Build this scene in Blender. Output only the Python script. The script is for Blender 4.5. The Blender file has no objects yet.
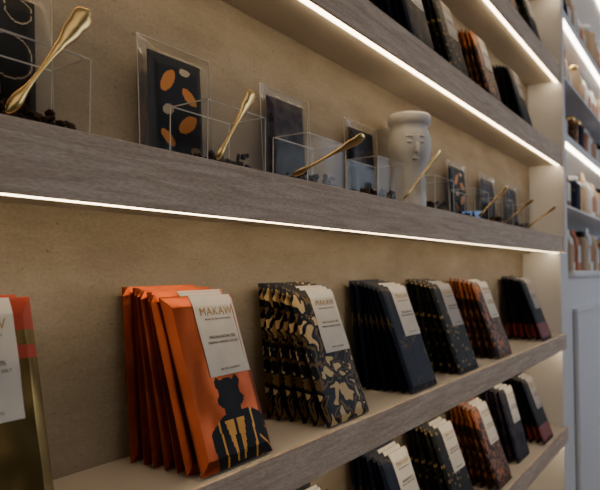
import bpy, bmesh, math, random
from mathutils import Vector, Matrix, noise
random.seed(7)
ZC=1.25
S=bpy.context.scene
COL=S.collection
# ---------------------------------------------------------------- materials
def mat(name, col=(.5,.5,.5), rough=.5, metal=0., emis=None, es=0., spec=.3, coat=0.):
    m=bpy.data.materials.new(name); m.use_nodes=True
    b=m.node_tree.nodes['Principled BSDF']
    b.inputs['Base Color'].default_value=(*col,1); b.inputs['Roughness'].default_value=rough
    b.inputs['Metallic'].default_value=metal
    b.inputs['Specular IOR Level'].default_value=spec
    b.inputs['Coat Weight'].default_value=coat
    if emis:
        b.inputs['Emission Color'].default_value=(*emis,1); b.inputs['Emission Strength'].default_value=es
    return m
def N(m,t,**k):
    n=m.node_tree.nodes.new(t)
    for a,v in k.items():
        if a in n.inputs: n.inputs[a].default_value=v
        else: setattr(n,a,v)
    return n
def L(m,a,b): m.node_tree.links.new(a,b)
def bsdf(m): return m.node_tree.nodes['Principled BSDF']
def ramp(m,stops,interp='LINEAR'):
    r=m.node_tree.nodes.new('ShaderNodeValToRGB'); r.color_ramp.interpolation=interp
    e=r.color_ramp.elements
    while len(e)<len(stops): e.new(.5)
    for i,(p,c) in enumerate(stops):
        e[i].position=p; e[i].color=(*c,1)
    return r
def coords(m,scale=(1,1,1),kind='Object'):
    t=N(m,'ShaderNodeTexCoord'); mp=N(m,'ShaderNodeMapping'); mp.inputs['Scale'].default_value=scale
    L(m,t.outputs[kind],mp.inputs['Vector']); return mp.outputs['Vector']
def noisemat(name,scale,stops,rough=.4,metal=0.,interp='CONSTANT',vec=(1,1,1),detail=2.,dist=0.,bump=0.,tex='NOISE',coat=0.,spec=.18):
    m=mat(name,rough=rough,metal=metal,coat=coat,spec=spec); v=coords(m,vec)
    if tex=='NOISE':
        n=N(m,'ShaderNodeTexNoise'); n.inputs['Scale'].default_value=scale; n.inputs['Detail'].default_value=detail; n.inputs['Distortion'].default_value=dist; o=n.outputs['Fac']
    else:
        n=N(m,'ShaderNodeTexVoronoi'); n.inputs['Scale'].default_value=scale; o=n.outputs['Distance']
    L(m,v,n.inputs['Vector']); r=ramp(m,stops,interp); L(m,o,r.inputs['Fac']); L(m,r.outputs['Color'],bsdf(m).inputs['Base Color'])
    if bump:
        b=N(m,'ShaderNodeBump'); b.inputs['Strength'].default_value=bump; b.inputs['Distance'].default_value=.002
        L(m,o,b.inputs['Height']); L(m,b.outputs['Normal'],bsdf(m).inputs['Normal'])
    return m
# limed oak
wood=mat('limed_oak',rough=.7,spec=.2); v=coords(wood,(2.6,40,34))
n1=N(wood,'ShaderNodeTexNoise'); n1.inputs['Scale'].default_value=3; n1.inputs['Detail'].default_value=9; n1.inputs['Roughness'].default_value=.68; n1.inputs['Distortion'].default_value=1.3
L(wood,v,n1.inputs['Vector'])
v2=coords(wood,(60,200,300)); n2=N(wood,'ShaderNodeTexNoise'); n2.inputs['Scale'].default_value=2.5; n2.inputs['Detail'].default_value=4
L(wood,v2,n2.inputs['Vector'])
r1=ramp(wood,[(.30,(.56,.42,.31)),(.48,(.74,.585,.455)),(.66,(.90,.76,.62))])
L(wood,n1.outputs['Fac'],r1.inputs['Fac'])
r2=ramp(wood,[(.35,(.74,.72,.70)),(.6,(1.0,1.0,1.0))]); L(wood,n2.outputs['Fac'],r2.inputs['Fac'])
mx=N(wood,'ShaderNodeMix',data_type='RGBA',blend_type='MULTIPLY'); mx.inputs[0].default_value=.8
L(wood,r1.outputs['Color'],mx.inputs[6]); L(wood,r2.outputs['Color'],mx.inputs[7]); L(wood,mx.outputs[2],bsdf(wood).inputs['Base Color'])
b=N(wood,'ShaderNodeBump'); b.inputs['Strength'].default_value=.35; b.inputs['Distance'].default_value=.001
L(wood,n2.outputs['Fac'],b.inputs['Height']); L(wood,b.outputs['Normal'],bsdf(wood).inputs['Normal'])
# travertine plaster
wallm=mat('travertine_plaster',rough=.85,spec=.2); v=coords(wallm,(1.6,1,4.2))
n1=N(wallm,'ShaderNodeTexNoise'); n1.inputs['Scale'].default_value=4; n1.inputs['Detail'].default_value=10; n1.inputs['Roughness'].default_value=.66; L(wallm,v,n1.inputs['Vector'])
r1=ramp(wallm,[(.3,(.245,.200,.145)),(.5,(.32,.266,.20)),(.70,(.395,.335,.262))]); L(wallm,n1.outputs['Fac'],r1.inputs['Fac'])
v2=coords(wallm,(80,60,170)); n2=N(wallm,'ShaderNodeTexNoise'); n2.inputs['Scale'].default_value=1.6; n2.inputs['Detail'].default_value=3; L(wallm,v2,n2.inputs['Vector'])
r2=ramp(wallm,[(.26,(.42,.42,.42)),(.35,(1,1,1))]); L(wallm,n2.outputs['Fac'],r2.inputs['Fac'])
v3=coords(wallm,(1,1,1.5)); n3=N(wallm,'ShaderNodeTexNoise'); n3.inputs['Scale'].default_value=220; n3.inputs['Detail'].default_value=4; L(wallm,v3,n3.inputs['Vector'])
r3=ramp(wallm,[(.35,(.90,.90,.90)),(.65,(1.05,1.05,1.05))]); L(wallm,n3.outputs['Fac'],r3.inputs['Fac'])
mx=N(wallm,'ShaderNodeMix',data_type='RGBA',blend_type='MULTIPLY'); mx.inputs[0].default_value=.8
L(wallm,r1.outputs['Color'],mx.inputs[6]); L(wallm,r2.outputs['Color'],mx.inputs[7])
mx2=N(wallm,'ShaderNodeMix',data_type='RGBA',blend_type='MULTIPLY'); mx2.inputs[0].default_value=1
L(wallm,mx.outputs[2],mx2.inputs[6]); L(wallm,r3.outputs['Color'],mx2.inputs[7]); L(wallm,mx2.outputs[2],bsdf(wallm).inputs['Base Color'])
b=N(wallm,'ShaderNodeBump'); b.inputs['Strength'].default_value=.35; b.inputs['Distance'].default_value=.002
L(wallm,mx2.outputs[2],b.inputs['Height']); L(wallm,b.outputs['Normal'],bsdf(wallm).inputs['Normal'])

cream=noisemat('cream_paint',5,[(.3,(.56,.50,.42)),(.7,(.62,.56,.48))],rough=.55,interp='LINEAR')
white=noisemat('white_paint',4,[(.3,(.84,.84,.86)),(.7,(.88,.88,.90))],rough=.45,interp='LINEAR')
led=mat('led_strip',emis=(1,.76,.46),es=12.5)
led2=mat('led_strip_cabinet',emis=(1,.86,.68),es=15)
gold=noisemat('brushed_gold',30,[(.3,(.66,.42,.14)),(.7,(.82,.56,.23))],rough=.24,metal=1,interp='LINEAR')
paper=noisemat('label_paper',60,[(.3,(.66,.63,.58)),(.7,(.72,.69,.64))],rough=.65,interp='LINEAR')
greyp=mat('label_grey',(.38,.355,.34),.6)
ink=mat('gold_ink',(.40,.25,.09),.5); inkd=mat('brown_ink',(.13,.09,.06),.6)
def foil(name,col,rough=.33,metal=.75,sc=25,bump=.3):
    c2=tuple(x*.55 for x in col)
    return noisemat(name,sc,[(.3,c2),(.7,col)],rough=rough,metal=metal,interp='LINEAR',bump=bump,detail=3)
orange=foil('copper_orange_foil',(.44,.080,.019),.30,.82,18,.5)
black=mat('black_print',(.006,.006,.007),.5,spec=.15); yellow=mat('yellow_print',(.70,.31,.025),.4,.2)
olive=foil('olive_gold_foil',(.24,.155,.05),.24,.9,14,.6)
camo=noisemat('camouflage_print',42,[(0,(.60,.43,.20)),(.41,(.006,.006,.010)),(.51,(.15,.09,.03)),(.56,(.008,.008,.012)),(.625,(.62,.46,.23))],rough=.45,metal=.05,dist=.6,detail=1.5,vec=(1,.3,1),spec=.12)
navy=noisemat('navy_wrapper',34,[(0,(.0035,.006,.018)),(.60,(.10,.06,.018)),(.635,(.004,.007,.02))],rough=.5,spec=.14,dist=.6)
dotty=noisemat('dark_speckled_wrapper',75,[(0,(.30,.19,.06)),(.25,(.010,.010,.008)),(.7,(.022,.02,.012))],rough=.5,tex='V',spec=.12)
brown=noisemat('brown_orange_wrapper',48,[(0,(.40,.12,.03)),(.44,(.032,.013,.008)),(.55,(.28,.12,.045)),(.62,(.05,.02,.01))],rough=.42,metal=.2)
darkred=noisemat('charcoal_red_wrapper',10,[(0,(.008,.006,.007)),(.62,(.013,.009,.009))],rough=.5,spec=.12)
red=mat('red_print',(.34,.045,.02),.4,.4); dred=mat('deep_red_print',(.22,.022,.015),.5)
slate=mat('slate_print',(.016,.019,.028),.6,spec=.12); orp=mat('orange_print',(.66,.24,.035),.5); beig=mat('beige_print',(.50,.40,.30),.5)
purple=noisemat('dark_purple_wrapper',30,[(0,(.014,.011,.019)),(.5,(.045,.032,.048)),(.6,(.014,.015,.024))],rough=.5,spec=.12)
choc=noisemat('chocolate_crumbs',60,[(.3,(.02,.009,.006)),(.7,(.055,.024,.012))],rough=.6,interp='LINEAR')
ceramic=noisemat('white_ceramic',14,[(.3,(.72,.72,.72)),(.7,(.8,.8,.8))],rough=.4,interp='LINEAR')
bluem=mat('blue_reflection_glow',(.25,.42,.9),.2,0,(.3,.5,1),.25)  # faint emission paints in a blue reflection
kraft=mat('kraft_bag',(.56,.39,.24),.7); whiteb=mat('white_bag',(.80,.79,.77),.55); rust=mat('rust_bag',(.50,.15,.05),.5)
floorm=noisemat('oak_floor',6,[(.3,(.14,.09,.06)),(.7,(.22,.15,.10))],rough=.5,interp='LINEAR',vec=(1,8,1))
def clear(name,base,tint=(1,1,1),rough=.03,fr=.3):
    m=bpy.data.materials.new(name); m.use_nodes=True; nt=m.node_tree; nt.nodes.clear()
    o=nt.nodes.new('ShaderNodeOutputMaterial'); mixn=nt.nodes.new('ShaderNodeMixShader')
    t=nt.nodes.new('ShaderNodeBsdfTransparent'); t.inputs[0].default_value=(*tint,1)
    g=nt.nodes.new('ShaderNodeBsdfGlossy'); g.inputs['Roughness'].default_value=rough
    lw=nt.nodes.new('ShaderNodeLayerWeight'); lw.inputs[0].default_value=.15
    ma=nt.nodes.new('ShaderNodeMath'); ma.operation='MULTIPLY_ADD'; ma.inputs[1].default_value=fr; ma.inputs[2].default_value=base
    nt.links.new(lw.outputs['Fresnel'],ma.inputs[0]); nt.links.new(ma.outputs[0],mixn.inputs[0])
    nt.links.new(t.outputs[0],mixn.inputs[1]); nt.links.new(g.outputs[0],mixn.inputs[2]); nt.links.new(mixn.outputs[0],o.inputs[0])
    return m
acryl=clear('clear_acrylic',.002,(.98,.98,.975),.08,.05); cello=clear('cellophane',.02,(.96,.96,.95),.15,.22)
edgem=mat('polished_acrylic_edge',(.85,.82,.76),.2); bsdf(edgem).inputs['Alpha'].default_value=.75
# ---------------------------------------------------------------- mesh helpers
def finish(bm,name,mats,parent=None,loc=(0,0,0),rot=(0,0,0),smooth=False):
    me=bpy.data.meshes.new(name); bm.normal_update(); bm.to_mesh(me); bm.free()
    for m in mats: me.materials.append(m)
    if smooth:
        for p in me.polygons: p.use_smooth=True
    o=bpy.data.objects.new(name,me); COL.objects.link(o); o.location=loc; o.rotation_euler=rot
    if parent: o.parent=parent
    return o
def empty(name,loc=(0,0,0)):
    e=bpy.data.objects.new(name,None); e.empty_display_size=.02; COL.objects.link(e); e.location=loc; return e
def addbox(bm,lo,hi,mi=0,bev=0.):
    r=bmesh.ops.create_cube(bm,size=1)['verts']
    for v in r:
        v.co=Vector([lo[i]+(v.co[i]+.5)*(hi[i]-lo[i]) for i in range(3)])
    fs=set(f for v in r for f in v.link_faces)
    for f in fs: f.material_index=mi
    if bev:
        es=list(set(e for f in fs for e in f.edges))
        res=bmesh.ops.bevel(bm,geom=es,offset=bev,segments=2,affect='EDGES',profile=.6)
        for f in res['faces']: f.material_index=mi
def box(name,lo,hi,m,parent=None,bev=0.):
    bm=bmesh.new(); addbox(bm,lo,hi,0,bev); return finish(bm,name,[m],parent)
# ---------------------------------------------------------------- bars
W,H,T=.104,.172,.0076
def half(x,z,w,h,t,seed=0):
    d=min(x,w-x,z*.8,(h-z)*.7)
    k=max(0,min(1,d/.009)); k=k**.85
    n=noise.noise(Vector((x*38+seed,z*30,seed*.7)))*.0009*k
    return .0004+(t/2)*k+n
def paint_rules(kind):
    def mac(s,t):
        # figure: ape-like head and ears, broad jacket, yellow waistcoat and tie
        if ((s-.56)/.15)**2+((t-.40)/.085)**2<1: return 1
        if ((s-.56)/.185)**2+((t-.355)/.055)**2<1: return 1
        if ((s-.43)/.045)**2+((t-.455)/.035)**2<1 or ((s-.69)/.045)**2+((t-.455)/.035)**2<1: return 1
        if abs(s-.56)<.12 and .25<t<.36: return 1
        top=.285-.5*max(0,abs(s-.62)-.16)**1.3
        if t<top and .20+.25*max(0,.12-t)<s<.985:
            u=s-.54
            if abs(u)<.020+.018*(t<.16) and t<.27: return 1
            if abs(u)<.05+.36*t and .015<t<.25: return 2
            if abs(u-.22-.12*t)<.014 or abs(u+.19+.1*t)<.012: return 2
            if u>.30 and abs((t*9+u*5)%1-.5)<.07 and t<.16: return 2
            return 1
        return 0
    def band(s,t): return 1 if t<.27 and t>.04 else 0
    def top(s,t): return 1 if (t>.86 or .74<t<.79) else 0
    def shapes(s,t):
        for (cx,cz,a,b,r,mi) in [(.30,.76,.19,.07,.9,1),(.70,.66,.16,.065,-.6,1),(.62,.88,.11,.04,.1,2),(.30,.50,.11,.055,.3,2),(.66,.40,.20,.075,.6,1),(.28,.24,.15,.055,-.6,1),(.8,.16,.10,.05,0,2)]:
            dx,dz=s-cx,(t-cz)*1.5; c,q=math.cos(r),math.sin(r); X=dx*c+dz*q; Z=-dx*q+dz*c
            if (X/a)**2+(Z/(b*1.3))**2<1: return mi
        return 0
    def lines(s,t):
        for (cx,cz,a) in [(.3,.75,.22),(.7,.55,.25),(.35,.3,.24),(.8,.9,.15)]:
            r=math.hypot(s-cx,(t-cz)*1.6)
            if abs(r-a)<.008: return 1
        return 0
    return dict(mac=mac,band=band,top=top,shapes=shapes,lines=lines).get(kind)
def bar_mesh(name,mats,parent,loc,rot,w=W,h=H,t=T,rule=None,nx=12,nz=18,seed=0,puff=True):
    bm=bmesh.new(); fr=[];bk=[]
    for j in range(nz+1):
        a=[];c=[]
        for i in range(nx+1):
            x=w*i/nx; z=h*j/nz; hf=half(x,z,w,h,t,seed)
            a.append(bm.verts.new((x,-hf,z))); c.append(bm.verts.new((x,hf,z)))
        fr.append(a); bk.append(c)
    f_rule=paint_rules(rule) if rule else None
    for j in range(nz):
        for i in range(nx):
            f=bm.faces.new((fr[j][i],fr[j][i+1],fr[j+1][i+1],fr[j+1][i]))
            if f_rule: f.material_index=f_rule((i+.5)/nx,(j+.5)/nz)
            bm.faces.new((bk[j][i],bk[j+1][i],bk[j+1][i+1],bk[j][i+1]))
    for j in range(nz):
        bm.faces.new((fr[j][0],fr[j+1][0],bk[j+1][0],bk[j][0])); bm.faces.new((fr[j][nx],bk[j][nx],bk[j+1][nx],fr[j+1][nx]))
    for i in range(nx):
        bm.faces.new((fr[0][i],bk[0][i],bk[0][i+1],fr[0][i+1])); bm.faces.new((fr[nz][i],fr[nz][i+1],bk[nz][i+1],bk[nz][i]))
    return finish(bm,name,mats,parent,loc,rot)
def label_mesh(name,m,parent,loc,rot,x0,x1,z0,z1,w,h,t,seed,tail=True):
    bm=bmesh.new(); g=[]; nx,nz=8,14
    for j in range(nz+1):
        z=z0+(z1-z0)*j/nz; a=[]
        for i in range(nx+1):
            x=x0+(x1-x0)*i/nx; a.append(bm.verts.new((x,-half(x,min(z,h),w,h,t,seed)-.0006,z)))
        g.append(a)
    for j in range(nz):
        for i in range(nx): bm.faces.new((g[j][i],g[j][i+1],g[j+1][i+1],g[j+1][i]))
    if tail:
        b=[bm.verts.new((v.co.x,.0012,z1+.0003)) for v in g[-1]]; c=[bm.verts.new((v.co.x,t/2+.001,z1-.018)) for v in g[-1]]
        for i in range(nx):
            bm.faces.new((g[-1][i],g[-1][i+1],b[i+1],b[i])); bm.faces.new((b[i],b[i+1],c[i+1],c[i]))
    return finish(bm,name,[m],parent,loc,rot)
def text(s,size,m,parent,loc,rot,local,align='CENTER',name='label_text',space=1.):
    cu=bpy.data.curves.new(name,'FONT'); cu.body=s; cu.size=size; cu.align_x=align; cu.extrude=.00008; cu.space_character=space
    o=bpy.data.objects.new('tmp',cu); COL.objects.link(o); bpy.context.view_layer.update()
    me=bpy.data.meshes.new_from_object(o.evaluated_get(bpy.context.evaluated_depsgraph_get())); bpy.data.objects.remove(o)
    me.transform(Matrix.Translation(local)@Matrix.Rotation(math.pi/2,4,'X')); me.materials.clear(); me.materials.append(m)
    ob=bpy.data.objects.new(name,me); COL.objects.link(ob); ob.parent=parent; ob.location=loc; ob.rotation_euler=rot
    return ob
def stack(x0,zs,mats,rule=None,n=6,yf=.386,yb=.474,ytf=.445,ytb=.489,label=paper,detail=False,w=W,h=H,t=T,base=None,lab=(.36,.96,.50),name='chocolate_bar_stack',lead='MAKAW'):
    e=empty(name,(x0,yf,ZC+zs))
    for k in range(n):
        q=k/(n-1) if n>1 else 0
        yb_=yf+(yb-yf)*q; yt_=ytf+(ytb-ytf)*q
        ang=math.asin(min(.5,(yt_-yb_)/h))
        jx=random.uniform(-.004,.003)-(.004*q) if k else 0
        rz=random.uniform(-.04,.04) if k else 0
        loc=(jx,yb_-yf+ .0005,.0012+abs(math.sin(ang))*.001); rot=(-ang,random.uniform(-.012,.012) if k else 0,rz)
        sd=x0*31+k*3.1+zs*7
        front=(k==0)
        bar_mesh('bar_%d'%(k+1),mats,e,loc,rot,w,h,t,rule if front else (rule if rule in('band','top') else None),*( (80,126) if (front and rule) else (14,20)),seed=sd)
        l0,l1,lz=lab
        if label is not None and (front or k<3):
            label_mesh('label_%d'%(k+1),label,e,loc,rot,w*l0,w*l1,h*lz,h-.0004,w,h,t,sd)
        if front and label is not None:
            cx=w*(l0+l1)/2; yy=-t/2-.0016
            def T_(s,size,z,m=inkd,sp=1.): text(s,size,m,e,loc,rot,Vector((cx,yy,z)),space=sp)
            T_(lead,.0120 if detail else .011,h*.865,ink,1.15)
            T_('BEAN TO BAR CHOCOLATE',.0026,h*.835,inkd,1.2)
            T_('MADAGASCAR 70%',.0045,h*.72,inkd)
            T_('ORANGE, ALMOND, SEA SALT',.0034,h*.69,inkd)
            T_('NET WT. 2.5 OZ (70 G)',.0028,h*.53,inkd)
    return e
Z1=-.1897; Z2=-.4616; ZM=.107; ZU=.384; ZT=.651
stack(.150,Z1,[olive,red],'top',n=3,lab=(.28,.84,.50),h=.174,yf=.380,ytf=.424,ytb=.46,yb=.43)
stack(.400,Z1,[orange,black,yellow],'mac',n=7,detail=True)
stack(.612,Z1,[camo],None,n=6)
stack(.849,Z1,[navy,orp],None,n=7)
stack(1.057,Z1,[dotty],None,n=6,label=greyp)
stack(1.290,Z1,[brown],None,n=6)
stack(1.680,Z1,[darkred,dred],'band',n=6,label=greyp,lead='CACAO')
stack(.60,Z2,[black],None,n=6)
stack(.849,Z2,[navy],None,n=6)
stack(1.057,Z2,[dotty],None,n=6)
stack(1.275,Z2,[brown],None,n=6)
stack(1.48,Z2,[purple],None,n=5,yf=.40)
stack(1.680,Z2,[darkred,dred],'band',n=6,label=greyp)
for X,mm,lb in [(.40,navy,paper),(.63,camo,paper),(.92,navy,paper),(1.10,dotty,greyp),(1.33,brown,paper),(1.62,darkred,greyp)]:
    stack(X,ZU,[mm],None,n=5,yf=.412,ytf=.455,label=lb)
for X,mm in [(.9,navy),(1.2,brown),(1.5,brown),(1.75,dotty)]:
    stack(X,ZT,[mm],None,n=4,yf=.412,ytf=.455)
# ---------------------------------------------------------------- room shell and shelves
XL,XR=-.7,2.02
box('floor',(-1.5,-2.2,-.05),(5,1.2,0),floorm)
box('wall_back',(-1.5,.5,0),(XR+.035,.6,2.7),wallm)
box('wall_back_cabinet',(XR+.035,.62,0),(5,.72,2.7),white)
box('ceiling',(-1.5,-2.2,2.7),(5,1.2,2.75),white)
box('wall_end',(5,-2.2,0),(5.1,1.2,2.7),white)
def shelf(z,yf,fas,name='wall_shelf',xr=None):
    e=empty(name,(0,0,0)); z=ZC+z; xr=xr or XR-.001
    bm=bmesh.new(); addbox(bm,(XL,yf,z-fas),(xr,yf+.0045,z),0,.0008); finish(bm,'oak_fascia',[wood],e)
    box('shelf_board',(XL,yf+.0047,z-fas+.005),(xr,.4995,z-.0006),cream,e)
    box('led_strip',(XL,yf+.0055,z-fas-.0002),(xr-.002,yf+.0135,z-fas+.0045),led,e)
    return e
XR2=1.925
shelf(ZM,.40,.054); shelf(ZU,.40,.054); shelf(ZT,.40,.054); shelf(.93,.40,.054)
shelf(Z1,.375,.044,xr=XR2); shelf(Z2,.375,.044,xr=XR2); shelf(-.735,.375,.044,xr=XR2)
box('trim_divider',(XR,.392,0.0),(XR+.033,.4995,2.7),white,None,.002)
box('trim_liner',(XR2+.001,.388,0.0),(XR-.0005,.4995,ZC+ZM-.056),white,None,.001)
box('trim_pilaster',(XR+.034,.396,0),(XR+.05,.61,2.7),white)
# cabinet beyond
cab=empty('panelled_cabinet',(2.08,.4,0))
def cbox(nm,lo,hi,m,bev=0): 
    o=box(nm,lo,hi,m,None,bev); o.parent=cab; o.matrix_parent_inverse=Matrix.Translation((-2.08,-.4,0)); return o
cbox('carcass',(2.071,.40,0.001),(4.6,.615,ZC-.02),white)
cbox('counter_top',(2.071,.375,ZC-.022),(4.6,.615,ZC-.003),white,.003)
for a in range(3):
    xa=2.16+a*.80; xb=xa+.70; za,zb=.18,ZC-.128
    for (lo,hi) in [((xa,.384,zb-.020),(xb,.3995,zb)),((xa,.384,za),(xb,.3995,za+.020)),((xa,.384,za+.0205),(xa+.022,.3995,zb-.0205)),((xb-.022,.384,za+.0205),(xb,.3995,zb-.0205))]:
        cbox('panel_moulding_%d'%a,lo,hi,white,.006)
cbox('plinth',(2.071,.39,0.001),(4.6,.3995,.09),white)
sh=empty('cabinet_shelving',(0,0,0))
for z,lt in ((.422,1),(.834,1),(1.2,1),(.205,0),(.63,0)):
    box('shelf_board',(2.0715,.40,ZC+z),(4.6,.6195,ZC+z+(.028 if lt else .008)),white,sh,.001)
    if lt: box('led_strip',(2.075,.403,ZC+z-.005),(4.6,.417,ZC+z-.0005),led2,sh)
box('upright',(2.052,.41,ZC+.0),(2.0695,.6195,2.7),white,sh)
def bag(x,y,z,w,h,m,lab):
    e=empty('coffee_bag',(x,y,z)); d=w*.5
    bm=bmesh.new(); rings=[]
    prof=[(0,1,1),(.06,1.03,1.05),(.5,1.02,1.0),(.78,.98,.72),(.88,.97,.22),(.95,.97,.12),(1,.97,.10)]
    for (q,a,b_) in prof:
        hw=w/2*a; hd=d/2*b_; c=min(.008,hd*.8)
        rings.append([bm.verts.new((px,py,h*q)) for px,py in [(-hw+c,-hd),(hw-c,-hd),(hw,-hd+c),(hw,hd-c),(hw-c,hd),(-hw+c,hd),(-hw,hd-c),(-hw,-hd+c)]])
    for r0,r1_ in zip(rings,rings[1:]):
        for i in range(8): bm.faces.new((r0[i],r0[(i+1)%8],r1_[(i+1)%8],r1_[i]))
    bm.faces.new(rings[0][::-1]); bm.faces.new(rings[-1])
    finish(bm,'pouch',[m],e)
    box('label',(-w*.33,-d/2*1.06-.001,h*.2),(w*.33,-d/2*1.06,h*.6),lab,e)
def lathe(nm,pr,m,parent,seg=28,loc=(0,0,0)):
    bm=bmesh.new(); rings=[]
    for (r,z) in pr:
        if r<1e-6: rings.append([bm.verts.new((0,0,z))])
        else: rings.append([bm.verts.new((r*math.cos(2*math.pi*i/seg),r*math.sin(2*math.pi*i/seg),z)) for i in range(seg)])
    for a,b_ in zip(rings,rings[1:]):
        for i in range(seg):
            j=(i+1)%seg
            if len(a)==1: bm.faces.new((a[0],b_[j],b_[i]))
            elif len(b_)==1: bm.faces.new((a[i],a[j],b_[0]))
            else: bm.faces.new((a[i],a[j],b_[j],b_[i]))
    return finish(bm,nm,[m],parent,loc,smooth=True)
def jar(x,y,z,r,h,m,lid):
    e=empty('storage_jar',(x,y,z)); 
    for nm,pr,mm in [('body',[(0,0),(r*.95,0),(r,.006),(r,h*.74),(r*.7,h*.84),(r*.68,h*.86),(0,h*.86)],m),('lid',[(0,h*.862),(r*.78,h*.862),(r*.8,h*.88),(r*.78,h*.985),(r*.7,h),(0,h)],lid)]:
        lathe(nm,pr,mm,e)
random.seed(3)
pal=[kraft,whiteb,rust,navy,whiteb,brown,kraft,whiteb]
for zz,hh in ((ZC-.003,.165),(ZC+.213,.17),(ZC+.450,.155),(ZC+.638,.165),(ZC+.862,.2)):
    x=2.13; k=0
    while x<4.0:
        w=random.uniform(.070,.10); h=hh*random.uniform(.85,1.12)
        m_=pal[random.randrange(len(pal))]
        if random.random()<.7: bag(x+w/2,.455,zz+.0005,w,h,m_,paper if m_ is not whiteb else rust)
        else: jar(x+w/2,.455,zz+.0005,w*.45,h*.85,m_,random.choice([gold,whiteb,black]))
        x+=w+.020
# ---------------------------------------------------------------- display shelf: wrapped bars
def wrapped(x0,x1,mats,rule,top=.232,y=.478):
    w=x1-x0; h=top-ZM-.004
    e=empty('wrapped_chocolate_bar',(x0,y,ZC+ZM))
    rot=(-.06,0,0)
    bar_mesh('bar',mats,e,(0,0,.004),rot,w,h,.009,rule,60,90,seed=x0*9)
    bm=bmesh.new(); nx,nz=12,16; gf=[];gb=[]; ww=w+.030; hh=h+.016
    for j in range(nz+1):
        a=[];c=[]
        for i in range(nx+1):
            x=-.013+ww*i/nx; z=-.002+hh*j/nz
            k=max(0,min(1,min(i,nx-i,j+1,nz-j)/1.6)); q=noise.noise(Vector((x*60+x0*50,z*60,1)))*.0015
            a.append(bm.verts.new((x,-.0006-.0062*k+q*(k+.3)*.6,z))); c.append(bm.verts.new((x,.0006+.0062*k,z)))
        gf.append(a);gb.append(c)
    for j in range(nz):
        for i in range(nx):
            bm.faces.new((gf[j][i],gf[j][i+1],gf[j+1][i+1],gf[j+1][i])); bm.faces.new((gb[j][i],gb[j+1][i],gb[j+1][i+1],gb[j][i+1]))
    finish(bm,'cellophane_sleeve',[cello],e,(0,0,.003),rot,True)
    bm=bmesh.new(); s=.0004
    addbox(bm,(-.013,-s,hh-.0025),(-.013+ww,s,hh-.0020)); addbox(bm,(-.013,-s,-.002),(-.0126,s,hh-.003)); addbox(bm,(ww-.0134,-s,-.002),(ww-.013,s,hh-.003))
    finish(bm,'sleeve_seam',[edgem],e,(0,0,.003),rot)
wrapped(.205,.290,[black,beig],'lines')
wrapped(.416,.494,[slate,orp,beig],'shapes')
wrapped(.618,.702,[purple],None)
wrapped(.832,.914,[navy,orp,beig],None)
wrapped(1.275,1.365,[slate,orp,beig],'shapes')
wrapped(1.495,1.585,[purple],None)
wrapped(1.72,1.80,[navy],None)
def abox(x0,w=.092,y0=.415,y1=.468,h=.064,fill=True):
    e=empty('acrylic_sample_box',(x0,y0,ZC+ZM)); d=y1-y0; t=.0018
    bm=bmesh.new()
    addbox(bm,(0,0,.0005),(w,t,h)); addbox(bm,(0,d-t,.0005),(w,d,h)); addbox(bm,(0,t,.0005),(t,d-t,h)); addbox(bm,(w-t,t,.0005),(w,d-t,h)); addbox(bm,(t,t,.0005),(w-t,d-t,.002))
    finish(bm,'walls',[acryl],e)
    bm=bmesh.new(); s=.0008
    for (a,b_) in [((0,0,h),(w,t,h+s)),((0,d-t,h),(w,d,h+s)),((0,t,h),(t,d-t,h+s)),((w-t,t,h),(w,d-t,h+s))]: addbox(bm,a,b_)
    for px,py in [(-s,-s),(w,-s),(-s,d),(w,d)]: addbox(bm,(px,py,.0005),(px+s,py+s,h))
    finish(bm,'polished_edges',[edgem],e)
    if fill:
        bm=bmesh.new()
        for k in range(60):
            r=random.uniform(.002,.0045); m4=Matrix.Translation((random.uniform(.008,w-.008),random.uniform(.008,d-.008),.003+r+random.random()**2*.014))@Matrix.Rotation(random.random()*6,4,'X')@Matrix.Rotation(random.random()*6,4,'Z')
            vs=bmesh.ops.create_icosphere(bm,subdivisions=1,radius=r,matrix=m4)['verts']
            for v in vs: v.co+=Vector((random.uniform(-1,1),random.uniform(-1,1),random.uniform(-1,1)))*r*.25
        finish(bm,'chocolate_crumbs',[choc],e)
for X in (.205,.4345,.612,.80,1.02,1.235,1.43,1.62): abox(X)
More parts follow.
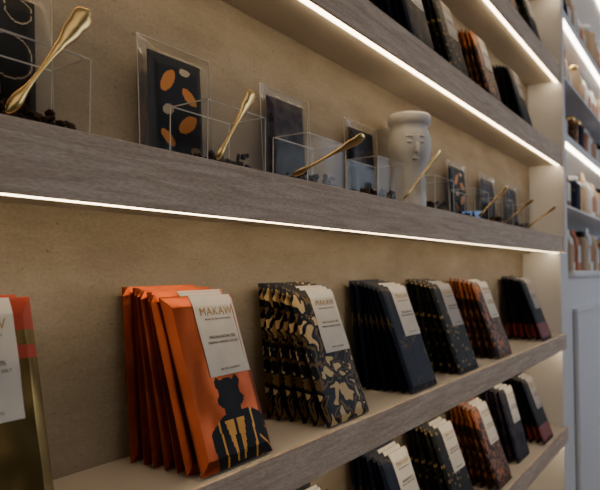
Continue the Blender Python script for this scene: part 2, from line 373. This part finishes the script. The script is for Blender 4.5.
def spoon(p0,p1,roll=0.,yaw=0.):
    p0=Vector(p0);p1=Vector(p1); ln=(p1-p0).length
    prof=[(0,.0012,.0008,.0),(.03,.0038,.001,-.0006),(.07,.0050,.0011,-.0016),(.12,.0052,.0011,-.0022),(.17,.0040,.0012,-.0016),(.22,.0024,.0014,-.0004),(.32,.0018,.0017,0),(.48,.0020,.0017,.0004),(.58,.0034,.0018,.0006),(.62,.0044,.0022,.0006),(.66,.0040,.0018,.0006),(.74,.0068,.002,.0006),(.80,.0078,.0017,.0004),(.84,.0070,.002,.0002),(.90,.0094,.0016,0),(.95,.0086,.0016,0),(.98,.0056,.0013,0),(1,.0012,.001,0)]
    bm=bmesh.new(); rings=[]
    for (q,hw,th,sg) in prof:
        bowl=.0016 if q<.2 else 0
        row=[]
        for i in range(12):
            a=2*math.pi*i/12; x=hw*math.cos(a); y=th*math.sin(a)+sg+bowl*((x/.0052)**2)
            if q>.55: y+=.0008*math.cos(a*2)*(q-.5)*2
            row.append(bm.verts.new((x,y,q*ln)))
        rings.append(row)
    for a,b_ in zip(rings,rings[1:]):
        for i in range(12): bm.faces.new((a[i],a[(i+1)%12],b_[(i+1)%12],b_[i]))
    bm.faces.new(rings[0][::-1]); bm.faces.new(rings[-1])
    o=finish(bm,'gold_tasting_spoon',[gold],None,smooth=True)
    zax=(p1-p0).normalized(); yref=Vector((0,1,0)); xax=yref.cross(zax).normalized(); yax=zax.cross(xax)
    R=Matrix((xax,yax,zax)).transposed().to_4x4()
    o.matrix_world=Matrix.Translation(p0)@R@Matrix.Rotation(roll,4,'Z')
    md=o.modifiers.new('sub','SUBSURF'); md.levels=2; md.render_levels=2
zb=ZC+ZM+.003
spoon((.224,.407,zb),(.288,.405,ZC+.206))
spoon((.438,.406,zb),(.492,.403,ZC+.190),.2)
spoon((.566,.405,zb),(.662,.362,ZC+.168),.5)
spoon((.864,.405,zb),(.942,.372,ZC+.197),.4)
spoon((1.223,.405,zb),(1.292,.362,ZC+.176),.4)
spoon((1.41,.405,zb),(1.463,.352,ZC+.164),.4)
spoon((1.61,.405,zb),(1.678,.347,ZC+.166),.4)
va=empty('ceramic_face_vase',(.985,.448,ZC+ZM+.0005))
pr=[(0,0),(.026,0),(.029,.004),(.029,.02),(.027,.045),(.026,.062),(.029,.075),(.035,.088),(.038,.105),(.038,.122),(.035,.136),(.031,.145),(.034,.149),(.0375,.152),(.038,.164),(.036,.168),(.032,.168),(.030,.15),(.028,.14),(.0,.13)]
lathe('body',pr,ceramic,va,40)
def relief(nm,loc,sc):
    bm=bmesh.new(); bmesh.ops.create_uvsphere(bm,u_segments=14,v_segments=10,radius=.005)
    for v in bm.verts: v.co=Vector([v.co[i]*sc[i] for i in range(3)])
    finish(bm,nm,[ceramic],va,loc,smooth=True)
relief('eye_left',(-.032,-.014,.114),(1,1.3,.7)); relief('eye_right',(-.016,-.031,.114),(1.3,1,.7))
relief('brow_left',(-.033,-.014,.124),(.9,1.7,.5)); relief('brow_right',(-.016,-.032,.124),(1.7,.9,.5))
relief('nose',(-.028,-.027,.103),(1,1,2.2)); relief('mouth',(-.0235,-.0225,.085),(1.3,1.3,.6))
box('price_tag',(-.030,-.034,.030),(-.006,-.0325,.052),paper,va)
lathe('reflection_dish',[(0,.002),(.014,.002),(.02,.016),(.022,.016),(.015,.0),(0,.0)],bluem,empty('blue_reflection',(1.29,.44,ZC+ZM+.004)),20)  # made-up dish shape that carries the painted blue reflection
# ---------------------------------------------------------------- lights
def area(name,loc,target,size,energy,col,sy=None):
    l=bpy.data.lights.new(name,'AREA'); l.size=size; l.energy=energy; l.color=col
    if sy: l.shape='RECTANGLE'; l.size_y=sy
    o=bpy.data.objects.new(name,l); COL.objects.link(o); o.location=loc
    o.rotation_euler=(Vector(target)-Vector(loc)).to_track_quat('-Z','Y').to_euler()
area('room_fill_light',(.5,-1.6,2.3),(.7,.4,1.2),1.7,7.5,(1.0,.93,.86))  # unseen fill light added for the general room light on the fascias
area('window_daylight',(3.9,-1.8,1.7),(2.8,.4,1.2),1.6,20,(.76,.85,1.0))
w=bpy.data.worlds.new('room_ambient'); S.world=w; w.use_nodes=True
w.node_tree.nodes['Background'].inputs[0].default_value=(.9,.94,1,1); w.node_tree.nodes['Background'].inputs[1].default_value=.03
# ---------------------------------------------------------------- camera
cam=bpy.data.cameras.new('camera'); co=bpy.data.objects.new('camera',cam); COL.objects.link(co); S.camera=co
cam.lens=36; cam.sensor_width=36; cam.clip_start=.01
co.location=(0,0,ZC)
th=math.atan(418/600); p=math.atan(25/600)
f=Vector((math.cos(th)*math.cos(p),math.sin(th)*math.cos(p),math.sin(p)))
co.rotation_euler=f.to_track_quat('-Z','Y').to_euler()
cam.dof.use_dof=True; cam.dof.focus_distance=.60; cam.dof.aperture_fstop=10
